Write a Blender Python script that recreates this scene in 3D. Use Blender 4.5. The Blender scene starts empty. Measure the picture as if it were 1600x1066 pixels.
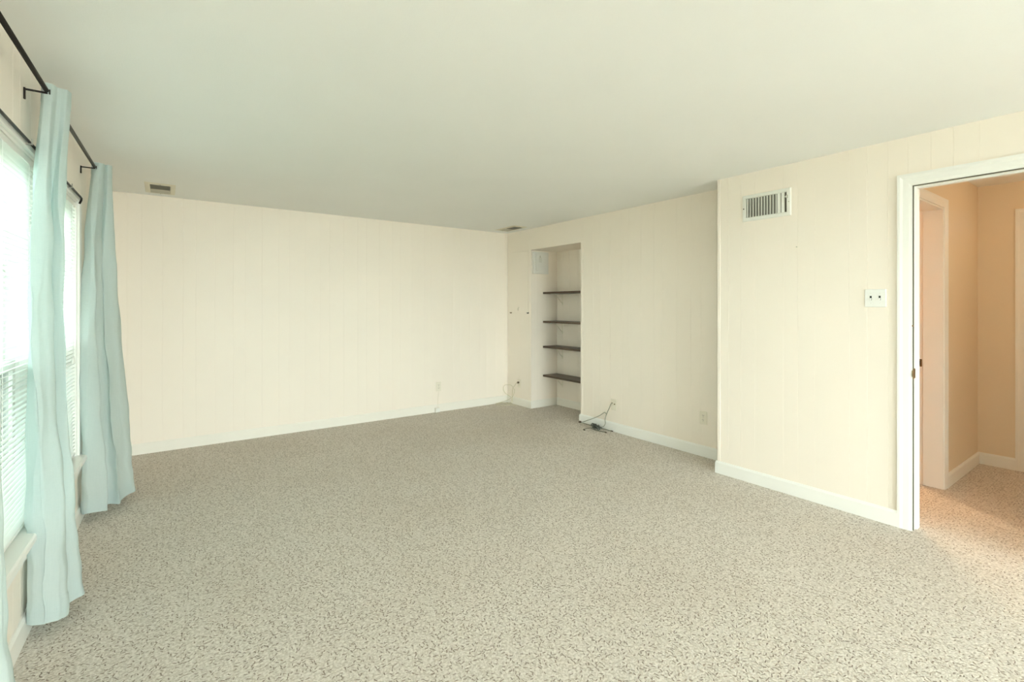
import bpy, bmesh, math, random
from mathutils import Matrix, Vector

random.seed(7)
PI = math.pi
scene = bpy.context.scene
COL = scene.collection

# ------------------------------------------------------------------ camera
H = 2.32                      # room height
cam_d = bpy.data.cameras.new('camera')
cam = bpy.data.objects.new('camera', cam_d)
COL.objects.link(cam)
cam_d.sensor_width = 36.0
cam_d.lens = 753.6 / 1600 * 36.0
cam_d.shift_y = (478.4 - 533.0) / 1600 * 1.0
cam_d.clip_start = 0.02
cam.location = (0, 0, 1.321)
cam.rotation_euler = (PI / 2, 0, -0.6257)
scene.camera = cam

# ------------------------------------------------------------------ sky, exposure
WORLD_STRENGTH = 5.0
world = bpy.data.worlds.new('overcast_sky')
scene.world = world
world.use_nodes = True
bgn = world.node_tree.nodes['Background']
bgn.inputs[0].default_value = (0.93, 0.99, 1.015, 1)
bgn.inputs[1].default_value = WORLD_STRENGTH
vs = scene.view_settings
vs.view_transform = 'Standard'
vs.look = 'None'
vs.gamma = 1.0
vs.use_curve_mapping = False
vs.exposure = 2.38
scene.cycles.max_bounces = 14
scene.cycles.diffuse_bounces = 10
scene.cycles.transparent_max_bounces = 24

# left wall stands a degree and a half off square
O_L = Vector((-0.458, 2.5, 0))
LF = Matrix(((-0.026, 0.99966, 0, O_L.x), (-0.99966, -0.026, 0, O_L.y), (0, 0, 1, 0), (0, 0, 0, 1)))


def la(Y):
    return -(Y - 2.5)


XN, XF, YB, YR = 3.563, 3.846, 5.426, -4.2


def portal(name, mat, sx, sy):
    d = bpy.data.lights.new(name, 'AREA')
    d.shape = 'RECTANGLE'
    d.size = sx
    d.size_y = sy
    d.cycles.is_portal = True
    o = bpy.data.objects.new(name, d)
    COL.objects.link(o)
    o.matrix_world = mat


# sky portals in the window openings (they guide sampling of the sky, they add no light)
RX_P = Matrix.Rotation(-PI / 2, 4, 'X')     # area light -Z looks to local +Y
portal('daylight_portal', LF @ Matrix.Translation((la(2.44), -0.17, 1.19)) @ Matrix.Rotation(PI / 2, 4, 'X'), 0.98, 1.54)
portal('daylight_portal', LF @ Matrix.Translation((la(3.44), -0.17, 1.19)) @ Matrix.Rotation(PI / 2, 4, 'X'), 0.88, 1.54)
portal('daylight_portal', Matrix.Translation((1.7, YR - 0.16, 1.10)) @ Matrix.Rotation(PI / 2, 4, 'X'), 3.2, 2.04)
portal('daylight_portal', LF @ Matrix.Translation((la(-3.3), -0.17, 1.19)) @ Matrix.Rotation(PI / 2, 4, 'X'), 1.4, 1.54)


# ------------------------------------------------------------------ materials
SCREEN = 0.7               # share of light that passes the added dimming screen


class NT:
    def __init__(self, name):
        self.m = bpy.data.materials.new(name)
        self.m.use_nodes = True
        self.t = self.m.node_tree
        self.t.nodes.clear()
        self.out = self.n('ShaderNodeOutputMaterial')

    def n(self, typ, **kw):
        nd = self.t.nodes.new(typ)
        for k, v in kw.items():
            setattr(nd, k, v)
        return nd

    def l(self, a, b):
        self.t.links.new(a, b)

    def put(self, sock, v):
        if hasattr(v, 'is_linked') or isinstance(v, bpy.types.NodeSocket):
            self.l(v, sock)
        else:
            sock.default_value = v

    def math(self, op, a, b=0.0, c=None):
        nd = self.n('ShaderNodeMath', operation=op)
        self.put(nd.inputs[0], a)
        self.put(nd.inputs[1], b)
        if c is not None:
            self.put(nd.inputs[2], c)
        return nd.outputs[0]

    def mix(self, fac, a, b):
        nd = self.n('ShaderNodeMix', data_type='RGBA')
        self.put(nd.inputs[0], fac)
        self.put(nd.inputs[6], a)
        self.put(nd.inputs[7], b)
        return nd.outputs[2]

    def noise(self, vec, scale, detail=3.0, rough=0.5):
        nd = self.n('ShaderNodeTexNoise')
        self.l(vec, nd.inputs['Vector'])
        nd.inputs['Scale'].default_value = scale
        nd.inputs['Detail'].default_value = detail
        nd.inputs['Roughness'].default_value = rough
        return nd.outputs[0]

    def ramp(self, v, lo, hi, smooth=True):
        nd = self.n('ShaderNodeMapRange')
        nd.interpolation_type = 'SMOOTHSTEP' if smooth else 'LINEAR'
        self.put(nd.inputs[0], v)
        nd.inputs[1].default_value = lo
        nd.inputs[2].default_value = hi
        return nd.outputs[0]

    def coord(self, which='Object'):
        return self.n('ShaderNodeTexCoord').outputs[which]

    def bump(self, h, strength, dist):
        nd = self.n('ShaderNodeBump')
        nd.inputs['Strength'].default_value = strength
        nd.inputs['Distance'].default_value = dist
        self.l(h, nd.inputs['Height'])
        return nd.outputs[0]

    def principled(self, col, rough=0.5, metal=0.0, normal=None, spec=0.5):
        p = self.n('ShaderNodeBsdfPrincipled')
        self.put(p.inputs['Base Color'], col)
        self.put(p.inputs['Roughness'], rough)
        p.inputs['Metallic'].default_value = metal
        p.inputs['Specular IOR Level'].default_value = spec
        if normal is not None:
            self.l(normal, p.inputs['Normal'])
        self.l(p.outputs[0], self.out.inputs[0])
        return p


def rgba(c):
    return (c[0], c[1], c[2], 1)


def simple(name, col, rough=0.5, metal=0.0, var=0.04, scale=14, bump=0.0, spec=0.5):
    t = NT(name)
    co = t.coord()
    f = t.noise(co, scale, 3)
    c = t.mix(f, rgba([x * (1 - var) for x in col]), rgba([min(1, x * (1 + var)) for x in col]))
    nrm = t.bump(t.noise(co, scale * 12, 2), bump, 0.002) if bump else None
    t.principled(c, rough, metal, nrm, spec)
    return t.m


def make_paint(name, col, rough=0.45, bump=0.12):
    """brushed wall paint: faint roller texture and very soft blotches"""
    t = NT(name)
    co = t.n('ShaderNodeNewGeometry').outputs['Position']
    f = t.noise(co, 1.7, 4)
    c = t.mix(f, rgba([x * 0.975 for x in col]), rgba([min(1, x * 1.02) for x in col]))
    t.principled(c, rough, 0, t.bump(t.noise(co, 160, 2), bump, 0.001), 0.35)
    return t.m


def make_carpet():
    t = NT('speckled_carpet')
    pos = t.n('ShaderNodeNewGeometry').outputs['Position']
    # wobble so that flecks curl like twisted yarn
    nz = t.n('ShaderNodeTexNoise')
    t.l(pos, nz.inputs['Vector'])
    nz.inputs['Scale'].default_value = 60
    nz.inputs['Detail'].default_value = 1
    vm = t.n('ShaderNodeVectorMath', operation='MULTIPLY_ADD')
    t.l(nz.outputs['Color'], vm.inputs[0])
    vm.inputs[1].default_value = (0.008, 0.008, 0.0)
    t.l(pos, vm.inputs[2])
    vec = vm.outputs[0]

    def flecks(scale, L, w, thr, off):
        ad = t.n('ShaderNodeVectorMath', operation='ADD')
        t.l(vec, ad.inputs[0])
        ad.inputs[1].default_value = (off, off * 1.7, 0)
        v = t.n('ShaderNodeTexVoronoi', voronoi_dimensions='2D')
        t.l(ad.outputs[0], v.inputs['Vector'])
        v.inputs['Scale'].default_value = scale
        sb = t.n('ShaderNodeVectorMath', operation='SUBTRACT')
        t.l(ad.outputs[0], sb.inputs[0])
        t.l(v.outputs['Position'], sb.inputs[1])
        sx = t.n('ShaderNodeSeparateXYZ')
        t.l(sb.outputs[0], sx.inputs[0])
        sc = t.n('ShaderNodeSeparateColor')
        t.l(v.outputs['Color'], sc.inputs[0])
        ang = t.math('MULTIPLY', sc.outputs[0], 2 * PI)
        ca, sa = t.math('COSINE', ang), t.math('SINE', ang)
        x = t.math('ADD', t.math('MULTIPLY', sx.outputs[0], ca), t.math('MULTIPLY', sx.outputs[1], sa))
        y = t.math('SUBTRACT', t.math('MULTIPLY', sx.outputs[1], ca), t.math('MULTIPLY', sx.outputs[0], sa))
        mx = t.math('SUBTRACT', 1.0, t.ramp(t.math('ABSOLUTE', x), L * 0.8, L))
        my = t.math('SUBTRACT', 1.0, t.ramp(t.math('ABSOLUTE', y), w * 0.55, w))
        m = t.math('MULTIPLY', mx, my)
        return t.math('MULTIPLY', m, t.math('GREATER_THAN', sc.outputs[1], thr))

    base = t.mix(t.ramp(t.noise(vec, 95, 2), 0.35, 0.65), (0.59, 0.545, 0.495, 1), (0.765, 0.722, 0.67, 1))
    soil = t.ramp(t.noise(pos, 1.1, 3), 0.42, 0.75)
    base = t.mix(t.math('MULTIPLY', soil, 0.18), base, (0.50, 0.42, 0.33, 1))
    tan = flecks(80, 0.0075, 0.003, 0.35, 3.3)
    drk = flecks(66, 0.0078, 0.0025, 0.55, 0.0)
    c = t.mix(t.math('MULTIPLY', tan, 0.4), base, (0.40, 0.35, 0.28, 1))
    c = t.mix(t.math('MULTIPLY', drk, 0.7), c, (0.17, 0.12, 0.085, 1))
    hgt = t.math('SUBTRACT', t.noise(vec, 130, 2), t.math('MULTIPLY', drk, 0.5))
    t.principled(c, 0.95, 0, t.bump(hgt, 0.7, 0.006), 0.1)
    return t.m


def make_curtain_cloth():
    t = NT('aqua_linen')
    co = t.coord()
    sp = t.n('ShaderNodeMapping')
    t.l(co, sp.inputs[0])
    sp.inputs['Scale'].default_value = (60, 60, 520)
    slub = t.noise(sp.outputs[0], 1.0, 2)
    sp2 = t.n('ShaderNodeMapping')
    t.l(co, sp2.inputs[0])
    sp2.inputs['Scale'].default_value = (420, 420, 12)
    slub2 = t.noise(sp2.outputs[0], 1.0, 2)
    f = t.math('MULTIPLY', t.math('ADD', slub, slub2), 0.5)
    c = t.mix(f, (0.60, 0.695, 0.685, 1), (0.72, 0.80, 0.79, 1))
    nrm = t.bump(f, 0.25, 0.002)
    d = t.n('ShaderNodeBsdfDiffuse')
    t.l(c, d.inputs[0])
    t.l(nrm, d.inputs['Normal'])
    tr = t.n('ShaderNodeBsdfTranslucent')
    t.l(c, tr.inputs[0])
    mx = t.n('ShaderNodeMixShader')
    mx.inputs[0].default_value = 0.38
    t.l(d.outputs[0], mx.inputs[1])
    t.l(tr.outputs[0], mx.inputs[2])
    t.l(mx.outputs[0], t.out.inputs[0])
    return t.m


def make_slat():
    t = NT('white_blind_slat')
    co = t.coord()
    c = t.mix(t.noise(co, 20, 2), (0.80, 0.82, 0.79, 1), (0.86, 0.88, 0.85, 1))
    d = t.n('ShaderNodeBsdfDiffuse')
    t.l(c, d.inputs[0])
    tr = t.n('ShaderNodeBsdfTranslucent')
    t.l(c, tr.inputs[0])
    mx = t.n('ShaderNodeMixShader')
    mx.inputs[0].default_value = 0.35
    t.l(d.outputs[0], mx.inputs[1])
    t.l(tr.outputs[0], mx.inputs[2])
    t.l(mx.outputs[0], t.out.inputs[0])
    return t.m


def make_glass(name='window_glass', tint=(0.94, 0.97, 0.95, 1)):
    t = NT(name)
    fr = t.n('ShaderNodeFresnel')
    fr.inputs[0].default_value = 1.45
    tr = t.n('ShaderNodeBsdfTransparent')
    tr.inputs[0].default_value = tint
    gl = t.n('ShaderNodeBsdfGlossy')
    gl.inputs['Roughness'].default_value = 0.02
    mx = t.n('ShaderNodeMixShader')
    t.l(t.math('MULTIPLY', fr.outputs[0], 0.8), mx.inputs[0])
    t.l(tr.outputs[0], mx.inputs[1])
    t.l(gl.outputs[0], mx.inputs[2])
    t.l(mx.outputs[0], t.out.inputs[0])
    return t.m


def make_screen():
    t = NT('dimming_screen')
    tr = t.n('ShaderNodeBsdfTransparent')
    d = t.n('ShaderNodeBsdfDiffuse')
    d.inputs[0].default_value = (0.05, 0.055, 0.055, 1)
    mx = t.n('ShaderNodeMixShader')
    mx.inputs[0].default_value = SCREEN
    t.l(d.outputs[0], mx.inputs[1])
    t.l(tr.outputs[0], mx.inputs[2])
    t.l(mx.outputs[0], t.out.inputs[0])
    return t.m


def make_wood():
    t = NT('dark_walnut')
    co = t.coord()
    mp = t.n('ShaderNodeMapping')
    t.l(co, mp.inputs[0])
    mp.inputs['Scale'].default_value = (3, 60, 60)
    f = t.noise(mp.outputs[0], 1.0, 4)
    c = t.mix(f, (0.045, 0.026, 0.014, 1), (0.115, 0.068, 0.038, 1))
    t.principled(c, 0.4)
    return t.m


def make_emit(name, col, s):
    t = NT(name)
    e = t.n('ShaderNodeEmission')
    e.inputs[0].default_value = rgba(col)
    e.inputs[1].default_value = s
    t.l(e.outputs[0], t.out.inputs[0])
    return t.m


WALLC = (0.89, 0.82, 0.735)
M = dict(
    wall=make_paint('cream_panel_paint', WALLC),
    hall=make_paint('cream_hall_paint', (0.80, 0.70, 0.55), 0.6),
    ceil=make_paint('ceiling_paint', (0.83, 0.84, 0.825), 0.9, 0.3),
    trim=make_paint('white_trim_paint', (0.86, 0.86, 0.83), 0.35),
    bbpaint=make_paint('cream_baseboard_paint', (0.86, 0.835, 0.77), 0.35),
    carpet=make_carpet(),
    cloth=make_curtain_cloth(),
    slat=make_slat(),
    glass=make_glass(),
    tinted=make_glass('tinted_glass', (0.62, 0.67, 0.64, 1)),  # panes darkened to hold back daylight behind the blinds
    screen=make_screen(),
    wood=make_wood(),
    white=simple('white_plastic', (0.82, 0.82, 0.79), 0.35),
    box=simple('grey_white_plastic', (0.74, 0.73, 0.69), 0.45),
    cream=simple('cream_plastic', (0.80, 0.75, 0.64), 0.4),
    vent=simple('white_enamel', (0.80, 0.80, 0.75), 0.4),
    ventc=simple('cream_enamel', (0.74, 0.70, 0.58), 0.5),
    ventg=simple('dusty_enamel', (0.50, 0.48, 0.40), 0.6),
    ventd=simple('grey_duct', (0.16, 0.15, 0.12), 0.7),
    dim_brown=simple('bounce_cut_brown', (0.42, 0.30, 0.20), 0.4),  # dark brown put on the side-room walls to cut bounce light
    strip=simple('dark_grey_strip', (0.13, 0.13, 0.10), 0.7),
    dark=simple('dark_duct', (0.035, 0.03, 0.02), 0.8),
    iron=simple('dark_iron', (0.035, 0.03, 0.026), 0.45, 0.6),
    steel=simple('brushed_steel', (0.42, 0.40, 0.36), 0.4, 0.9),
    bronze=simple('aged_brass', (0.20, 0.13, 0.06), 0.45, 0.8),
    slot=simple('black_slot', (0.01, 0.01, 0.01), 0.6),
    grey_cable=simple('grey_green_cable', (0.26, 0.27, 0.21), 0.5),
    dark_cable=simple('charcoal_cable', (0.075, 0.085, 0.075), 0.5),
    pale_cable=simple('cream_cable', (0.60, 0.56, 0.42), 0.5),
    brown=simple('brown_plug', (0.10, 0.07, 0.045), 0.6),
    lawn=simple('lawn_grass', (0.06, 0.09, 0.045), 0.95, 0, 0.5, 3),
    street=simple('pale_concrete', (0.42, 0.42, 0.40), 0.95, 0, 0.1, 2),
    ext=simple('exterior_siding', (0.55, 0.53, 0.48), 0.8),
)


# ------------------------------------------------------------------ mesh helpers
def box(bm, x0, x1, y0, y1, z0, z1, bev=0.0, seg=1, mat=None):
    vs_ = [bm.verts.new((x, y, z)) for x in (x0, x1) for y in (y0, y1) for z in (z0, z1)]
    q = [(0, 1, 3, 2), (4, 6, 7, 5), (0, 4, 5, 1), (2, 3, 7, 6), (0, 2, 6, 4), (1, 5, 7, 3)]
    fs = [bm.faces.new([vs_[i] for i in f]) for f in q]
    if bev > 0:
        es = list({e for f in fs for e in f.edges})
        r = bmesh.ops.bevel(bm, geom=es, offset=bev, segments=seg, affect='EDGES', profile=0.5)
        vs_ = list({v for v in r['verts']} | {v for v in vs_ if v.is_valid})
    if mat is not None:
        bmesh.ops.transform(bm, matrix=mat, verts=[v for v in vs_ if v.is_valid])
    return vs_


def prism_z(bm, prof, z0, z1):
    """profile in x,y (counter-clockwise seen from +z) swept along z"""
    a = [bm.verts.new((p[0], p[1], z0)) for p in prof]
    b = [bm.verts.new((p[0], p[1], z1)) for p in prof]
    n = len(prof)
    for i in range(n):
        j = (i + 1) % n
        bm.faces.new((a[i], a[j], b[j], b[i]))
    bm.faces.new(a[::-1])
    bm.faces.new(b)
    return a + b


def prism_x(bm, prof, x0, x1):
    """profile in y,z swept along x"""
    a = [bm.verts.new((x0, p[0], p[1])) for p in prof]
    b = [bm.verts.new((x1, p[0], p[1])) for p in prof]
    n = len(prof)
    for i in range(n):
        j = (i + 1) % n
        bm.faces.new((a[i], b[i], b[j], a[j])[::-1])
    bm.faces.new(a[::-1])
    bm.faces.new(b)
    bmesh.ops.recalc_face_normals(bm, faces=bm.faces)
    return a + b


def catmull(pts, per=6, closed=False):
    P = [Vector(p) for p in pts]
    n = len(P)
    out = []
    rng = range(n if closed else n - 1)
    for i in rng:
        if closed:
            p0, p1, p2, p3 = P[(i - 1) % n], P[i], P[(i + 1) % n], P[(i + 2) % n]
        else:
            p0, p1, p2, p3 = P[max(i - 1, 0)], P[i], P[i + 1], P[min(i + 2, n - 1)]
        for k in range(per):
            t = k / per
            out.append(0.5 * ((2 * p1) + (p2 - p0) * t + (2 * p0 - 5 * p1 + 4 * p2 - p3) * t * t
                              + (3 * p1 - p0 - 3 * p2 + p3) * t ** 3))
    if not closed:
        out.append(P[-1].copy())
    return out


def tube(bm, pts, r, seg=8, cap=True):
    pts = [Vector(p) for p in pts]
    rings = []
    up = Vector((0, 0, 1))
    for i, p in enumerate(pts):
        d = (pts[min(i + 1, len(pts) - 1)] - pts[max(i - 1, 0)])
        d = d.normalized() if d.length > 1e-9 else Vector((0, 0, 1))
        ref = up if abs(d.z) < 0.95 else Vector((1, 0, 0))
        u = d.cross(ref).normalized()
        w = d.cross(u).normalized()
        rr = r(i / max(1, len(pts) - 1)) if callable(r) else r
        rings.append([bm.verts.new(p + rr * (math.cos(2 * PI * k / seg) * u + math.sin(2 * PI * k / seg) * w)) for k in range(seg)])
    for a, b in zip(rings, rings[1:]):
        for k in range(seg):
            j = (k + 1) % seg
            f = bm.faces.new((a[k], a[j], b[j], b[k]))
            f.smooth = True
    if cap:
        bm.faces.new(rings[0][::-1])
        bm.faces.new(rings[-1])
    return [v for g in rings for v in g]


def lathe(bm, prof, seg=24, axis='z', at=(0, 0, 0)):
    """prof: list of (radius, height)"""
    A = Vector(at)
    rings = []
    for r, h in prof:
        ring = []
        for k in range(seg):
            c, s = math.cos(2 * PI * k / seg) * r, math.sin(2 * PI * k / seg) * r
            p = {'z': (c, s, h), 'y': (c, h, s), 'x': (h, c, s)}[axis]
            ring.append(bm.verts.new(A + Vector(p)))
        rings.append(ring)
    for a, b in zip(rings, rings[1:]):
        for k in range(seg):
            j = (k + 1) % seg
            bm.faces.new((a[k], a[j], b[j], b[k])).smooth = True
    bm.faces.new(rings[0][::-1])
    bm.faces.new(rings[-1])
    bmesh.ops.recalc_face_normals(bm, faces=bm.faces)


def BM():
    return bmesh.new()


def mesh_of(name, bm, mat):
    me = bpy.data.meshes.new(name)
    bmesh.ops.recalc_face_normals(bm, faces=bm.faces)
    bm.to_mesh(me)
    bm.free()
    me.materials.append(M[mat])
    return me


def obj(name, bm, mat, parent=None, matrix=None):
    me = bm if isinstance(bm, bpy.types.Mesh) else mesh_of(name, bm, mat)
    o = bpy.data.objects.new(name, me)
    COL.objects.link(o)
    if parent is not None:
        o.parent = parent
    if matrix is not None:
        o.matrix_basis = matrix
    return o


def tag(o, label, cat, group=None, kind=None):
    o['label'] = label
    o['category'] = cat
    if group:
        o['group'] = group
    if kind:
        o['kind'] = kind
    return o


def thing(name, label, cat, matrix, group=None, kind=None):
    o = bpy.data.objects.new(name, None)
    o.empty_display_size = 0.05
    COL.objects.link(o)
    o.matrix_basis = matrix
    return tag(o, label, cat, group, kind)


def boxes(*bs, bev=0.0):
    bm = BM()
    for b in bs:
        box(bm, *b, bev=bev)
    return bm


def rotz(a):
    return Matrix.Rotation(a, 4, 'Z')


def F_right(X, Y, Z=0.0):      # surface facing -X: local x = +Y, local y = out of the wall
    return Matrix.Translation((X, Y, Z)) @ rotz(PI / 2)


def F_back(X, Y, Z=0.0):       # surface facing -Y: local x = -X, local y = out of the wall
    return Matrix.Translation((X, Y, Z)) @ rotz(PI)


def F_left(Y, Z=0.0, out=0.0):  # left wall: local x = -Y, local y = into the room
    return LF @ Matrix.Translation((la(Y), out, Z))


# ------------------------------------------------------------------ planks
PT, PC = 0.008, 0.0014
_pl = {}


def plank_mesh(w, h):
    k = (round(w, 4), round(h, 4))
    if k not in _pl:
        bm = BM()
        prism_z(bm, [(0, 0), (w, 0), (w, PT - PC), (w - PC, PT), (PC, PT), (0, PT - PC)], 0, h)
        _pl[k] = mesh_of('plank', bm, 'wall')
    return _pl[k]


def planks(parent, frame, a0, a1, z0, z1, cuts):
    """frame: local x along the wall, y out; plank faces end at y = 0"""
    cs = [a0] + sorted(c for c in cuts if a0 + 0.015 < c < a1 - 0.015) + [a1]
    for p, q in zip(cs, cs[1:]):
        obj('plank', plank_mesh(q - p, z1 - z0), 'wall', parent, frame @ Matrix.Translation((p, -PT, z0)))


def pattern(start, offs, lo, hi, step=0.4065):
    r = []
    k = math.floor((lo - start) / step) - 1
    while start + k * step < hi + step:
        r += [start + k * step + o for o in offs]
        k += 1
    return r


# ------------------------------------------------------------------ room shell
WT = 0.10
B = PT
bm = boxes((-1.0, 6.2, YR - 0.3, 5.75, -0.12, 0.0))
tag(obj('floor', bm, 'carpet'), 'beige carpet flecked with short brown yarns across the room and hall', 'floor', kind='structure')
bm = boxes((-1.0, 6.2, YR - 0.3, 5.75, H, H + 0.12))
tag(obj('ceiling', bm, 'ceil'), 'plain off-white painted ceiling', 'ceiling', kind='structure')

# back wall
wb = tag(obj('wall_back', boxes((-0.75, XF + 0.55, YB + B, YB + 0.15, 0, H)), 'wall'),
         'cream painted plank panelling on the far wall opposite the camera', 'wall', kind='structure')
gb = pattern(-0.007, (0, 0.154, 0.254), -0.5, 4.0)
planks(wb, F_back(0, YB), -XF, 0.40, 0, H, [-g for g in gb])

# wall to the right, far part, with the shelf niche
NY0, NY1, NZ = 3.99, 4.90, 2.045
NXB = 4.284
HY0, HY1, HZ0, HZ1 = 4.957, 5.368, 1.232, 2.043
bm = boxes((XF + B, XF + 0.12, 2.10, NY0 - B, 0, H), (XF + B, NXB, NY0, NY1, NZ + B, H),
           (XF + B, XF + 0.12, NY1 + B, YB + B, 0, H),
           (NXB + B, NXB + 0.1, NY0 - 0.1, NY1 + 0.1, 0, H),
           (XF + 0.12, NXB + B, NY0 - 0.1, NY0 - B, 0, H), (XF + 0.12, NXB + B, NY1 + B, NY1 + 0.1, 0, H))
wf = tag(obj('wall_right', bm, 'wall'), 'cream panelled wall with the tall shelf niche beside the far corner', 'wall', kind='structure')
gf = pattern(2.32, (0, 0.154, 0.254), 2.0, 5.5)
FR = F_right(XF, 0)
planks(wf, FR, 2.15, NY0, 0, H, gf)
planks(wf, FR, NY0, NY1, NZ, H, [])
planks(wf, FR, NY1, HY0, 0, H, [])
planks(wf, FR, HY1, YB, 0, H, [])
planks(wf, FR, HY0, HY1, 0, HZ0, [5.16])
planks(wf, FR, HY0, HY1, HZ1, H, [])
planks(wf, F_right(NXB, 0), NY0, NY1, 0, NZ, [4.25, 4.40, 4.50, 4.66, 4.775])
planks(wf, F_back(0, NY1), -NXB, -XF, 0, NZ, [-4.10, -3.95])
planks(wf, Matrix.Translation((0, NY0, 0)), XF, NXB, 0, NZ, [3.98, 4.13])
# niche lid
obj('soffit', boxes((XF, NXB, NY0, NY1, NZ, NZ + B)), 'wall', wf)

# wall to the right, near part, with the doorway; steps 28 cm into the room
SY = 2.148
DY0, DY1, DZ = 0.115, 0.918, 2.029
bm = boxes((XN + B, XN + WT, DY1 + 0.02, SY - B, 0, H), (XN + B, XN + WT, DY0 - 0.02, DY1 + 0.02, DZ + 0.02, H),
           (XN + B, XN + WT, YR, DY0 - 0.02, 0, H), (XN + B, XF + 0.12, SY - 0.09, SY - B, 0, H))
wn = tag(obj('wall_right', bm, 'wall'), 'cream panelled wall holding the switch, the louvred vent and the hall doorway', 'wall', kind='structure')
gn = pattern(1.143, (0, 0.097, 0.299), YR, SY)
FN = F_right(XN, 0)
planks(wn, FN, DY1 + 0.02, SY, 0, H, gn)
planks(wn, FN, DY0 - 0.02, DY1 + 0.02, DZ + 0.02, H, gn)
planks(wn, FN, YR, DY0 - 0.02, 0, H, gn)
planks(wn, F_back(0, SY - 2 * B) @ rotz(PI) @ Matrix.Translation((0, B, 0)), XN, XF, 0, H, [3.70])
t1 = obj('trim_1', boxes((0, 0.028, 0, 0.004, 0.098, H), (0.024, 0.028, -0.03, 0.004, 0.098, H), bev=0.001), 'wall',
         None, F_right(XN, SY - 0.0265))
tag(t1, 'narrow cream corner strip where the wall steps forward', 'trim', kind='structure')
t2 = obj('trim_2', boxes((-0.030, -0.002, 0, 0.004, 0.098, NZ), (-0.006, -0.002, -0.02, 0.004, 0.098, NZ), bev=0.001), 'wall',
         None, F_right(XF, NY0))
tag(t2, 'narrow cream corner strip on the near edge of the shelf niche', 'trim', kind='structure')

# rear wall (behind the camera) with an added wide window that brightens the room
PX0, PX1, PZ0, PZ1 = 0.1, 3.3, 0.08, 2.12
bm = boxes((-0.9, PX0, YR - 0.15, YR, 0, H), (PX1, XN + WT, YR - 0.15, YR, 0, H),
           (PX0, PX1, YR - 0.15, YR, 0, PZ0), (PX0, PX1, YR - 0.15, YR, PZ1, H))
tag(obj('wall_rear', bm, 'wall'), 'cream wall behind the viewer with an added wide fill window', 'wall', kind='structure')

# left wall, window openings A (near) and B (far)
AY0, AY1, BY0, BY1 = 1.95, 2.93, 3.00, 3.88
WZ0, WZ1 = 0.42, 1.955
LT = 0.15


def lb(Y0, Y1, y0, y1, z0, z1):      # box in left wall frame
    return (la(Y1), la(Y0), y0, y1, z0, z1)


CY0, CY1 = -4.0, -2.6           # added unseen window behind the viewer, brightens the room
bm = boxes(lb(YR - 0.2, CY0, -LT, -B, 0, H), lb(CY1, AY0, -LT, -B, 0, H), lb(CY0, CY1, -LT, -B, 0, WZ0), lb(CY0, CY1, -LT, -B, WZ1, H), lb(BY1, YB + 0.1, -LT, -B, 0, H), lb(AY0, BY1, -LT, -B, 0, WZ0),
           lb(AY0, BY1, -LT, -B, WZ1, H), lb(AY1, BY0, -LT, -B, WZ0, WZ1))
wl = tag(obj('wall_left', bm, 'wall', None, LF), 'cream panelled window wall behind the aqua curtains', 'wall', kind='structure')
gl_ = [la(g) for g in pattern(2.40, (0, 0.154, 0.254), YR, 5.5)]
I4 = Matrix.Identity(4)
planks(wl, I4, la(AY0), la(CY1), 0, H, gl_)
planks(wl, I4, la(CY0), la(YR), 0, H, gl_)
planks(wl, I4, la(CY1), la(CY0), 0, WZ0, gl_)
planks(wl, I4, la(CY1), la(CY0), WZ1, H, gl_)
planks(wl, I4, la(YB), la(BY1), 0, H, gl_)
planks(wl, I4, la(BY1), la(AY0), 0, WZ0, gl_)
planks(wl, I4, la(BY1), la(AY0), WZ1, H, gl_)
planks(wl, I4, la(BY0), la(AY1), WZ0, WZ1, [])


# ------------------------------------------------------------------ baseboards
def bb_prof(t=0.013, h=0.096):
    return [(0, 0.0), (t, 0.0), (t, h - 0.014), (t * 0.45, h), (0, h)]


def baseboard(name, frame, a0, a1, label, mat='bbpaint', m0=0, m1=0):
    """mitred ends: +1 = outside corner, -1 = inside corner"""
    bm = BM()
    pr = bb_prof()
    va = [bm.verts.new((a0 - m0 * p[0], p[0], p[1])) for p in pr]
    vb = [bm.verts.new((a1 + m1 * p[0], p[0], p[1])) for p in pr]
    n = len(pr)
    for i in range(n):
        j = (i + 1) % n
        bm.faces.new((va[i], va[j], vb[j], vb[i]))
    bm.faces.new(va)
    bm.faces.new(vb[::-1])
    return tag(obj(name, bm, mat, None, frame), label, 'baseboard', kind='structure')


baseboard('baseboard_back', F_back(0, YB), -XF, 0.38, 'cream baseboard along the far wall', m0=-1)
baseboard('baseboard_right', F_right(XF, 0), NY1, YB, 'short cream baseboard between the shelf niche and the far corner', m0=1, m1=-1)
baseboard('baseboard_niche', F_back(0, NY1), -NXB, -XF, 'cream baseboard on the side wall inside the shelf niche', m0=-1, m1=1)
baseboard('baseboard_niche', F_right(NXB, 0), NY0, NY1, 'cream baseboard on the back wall inside the shelf niche', m0=-1, m1=-1)
baseboard('baseboard_niche', Matrix.Translation((0, NY0, 0)), XF, NXB, 'cream baseboard on the hidden near side of the niche', m0=1, m1=-1)
baseboard('baseboard_right', F_right(XF, 0), SY, NY0, 'white baseboard from the shelf niche to the wall step', 'trim', m0=-1, m1=1)
baseboard('baseboard_step', Matrix.Translation((0, SY, 0)), XN, XF, 'short white baseboard on the step of the wall', 'trim', m0=1, m1=-1)
baseboard('baseboard_right', F_right(XN, 0), 0.988, SY, 'white baseboard under the light switch up to the doorway', 'trim', m1=1)
baseboard('baseboard_right', F_right(XN, 0), YR, 0.045, 'white baseboard on the near side of the doorway', 'trim')
baseboard('baseboard_left', LF, la(YB), la(YR), 'white baseboard under the curtained windows', 'trim')
baseboard('baseboard_rear', Matrix.Translation((0, YR, 0)), -0.5, XN, 'white baseboard behind the viewer', 'trim')


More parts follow.
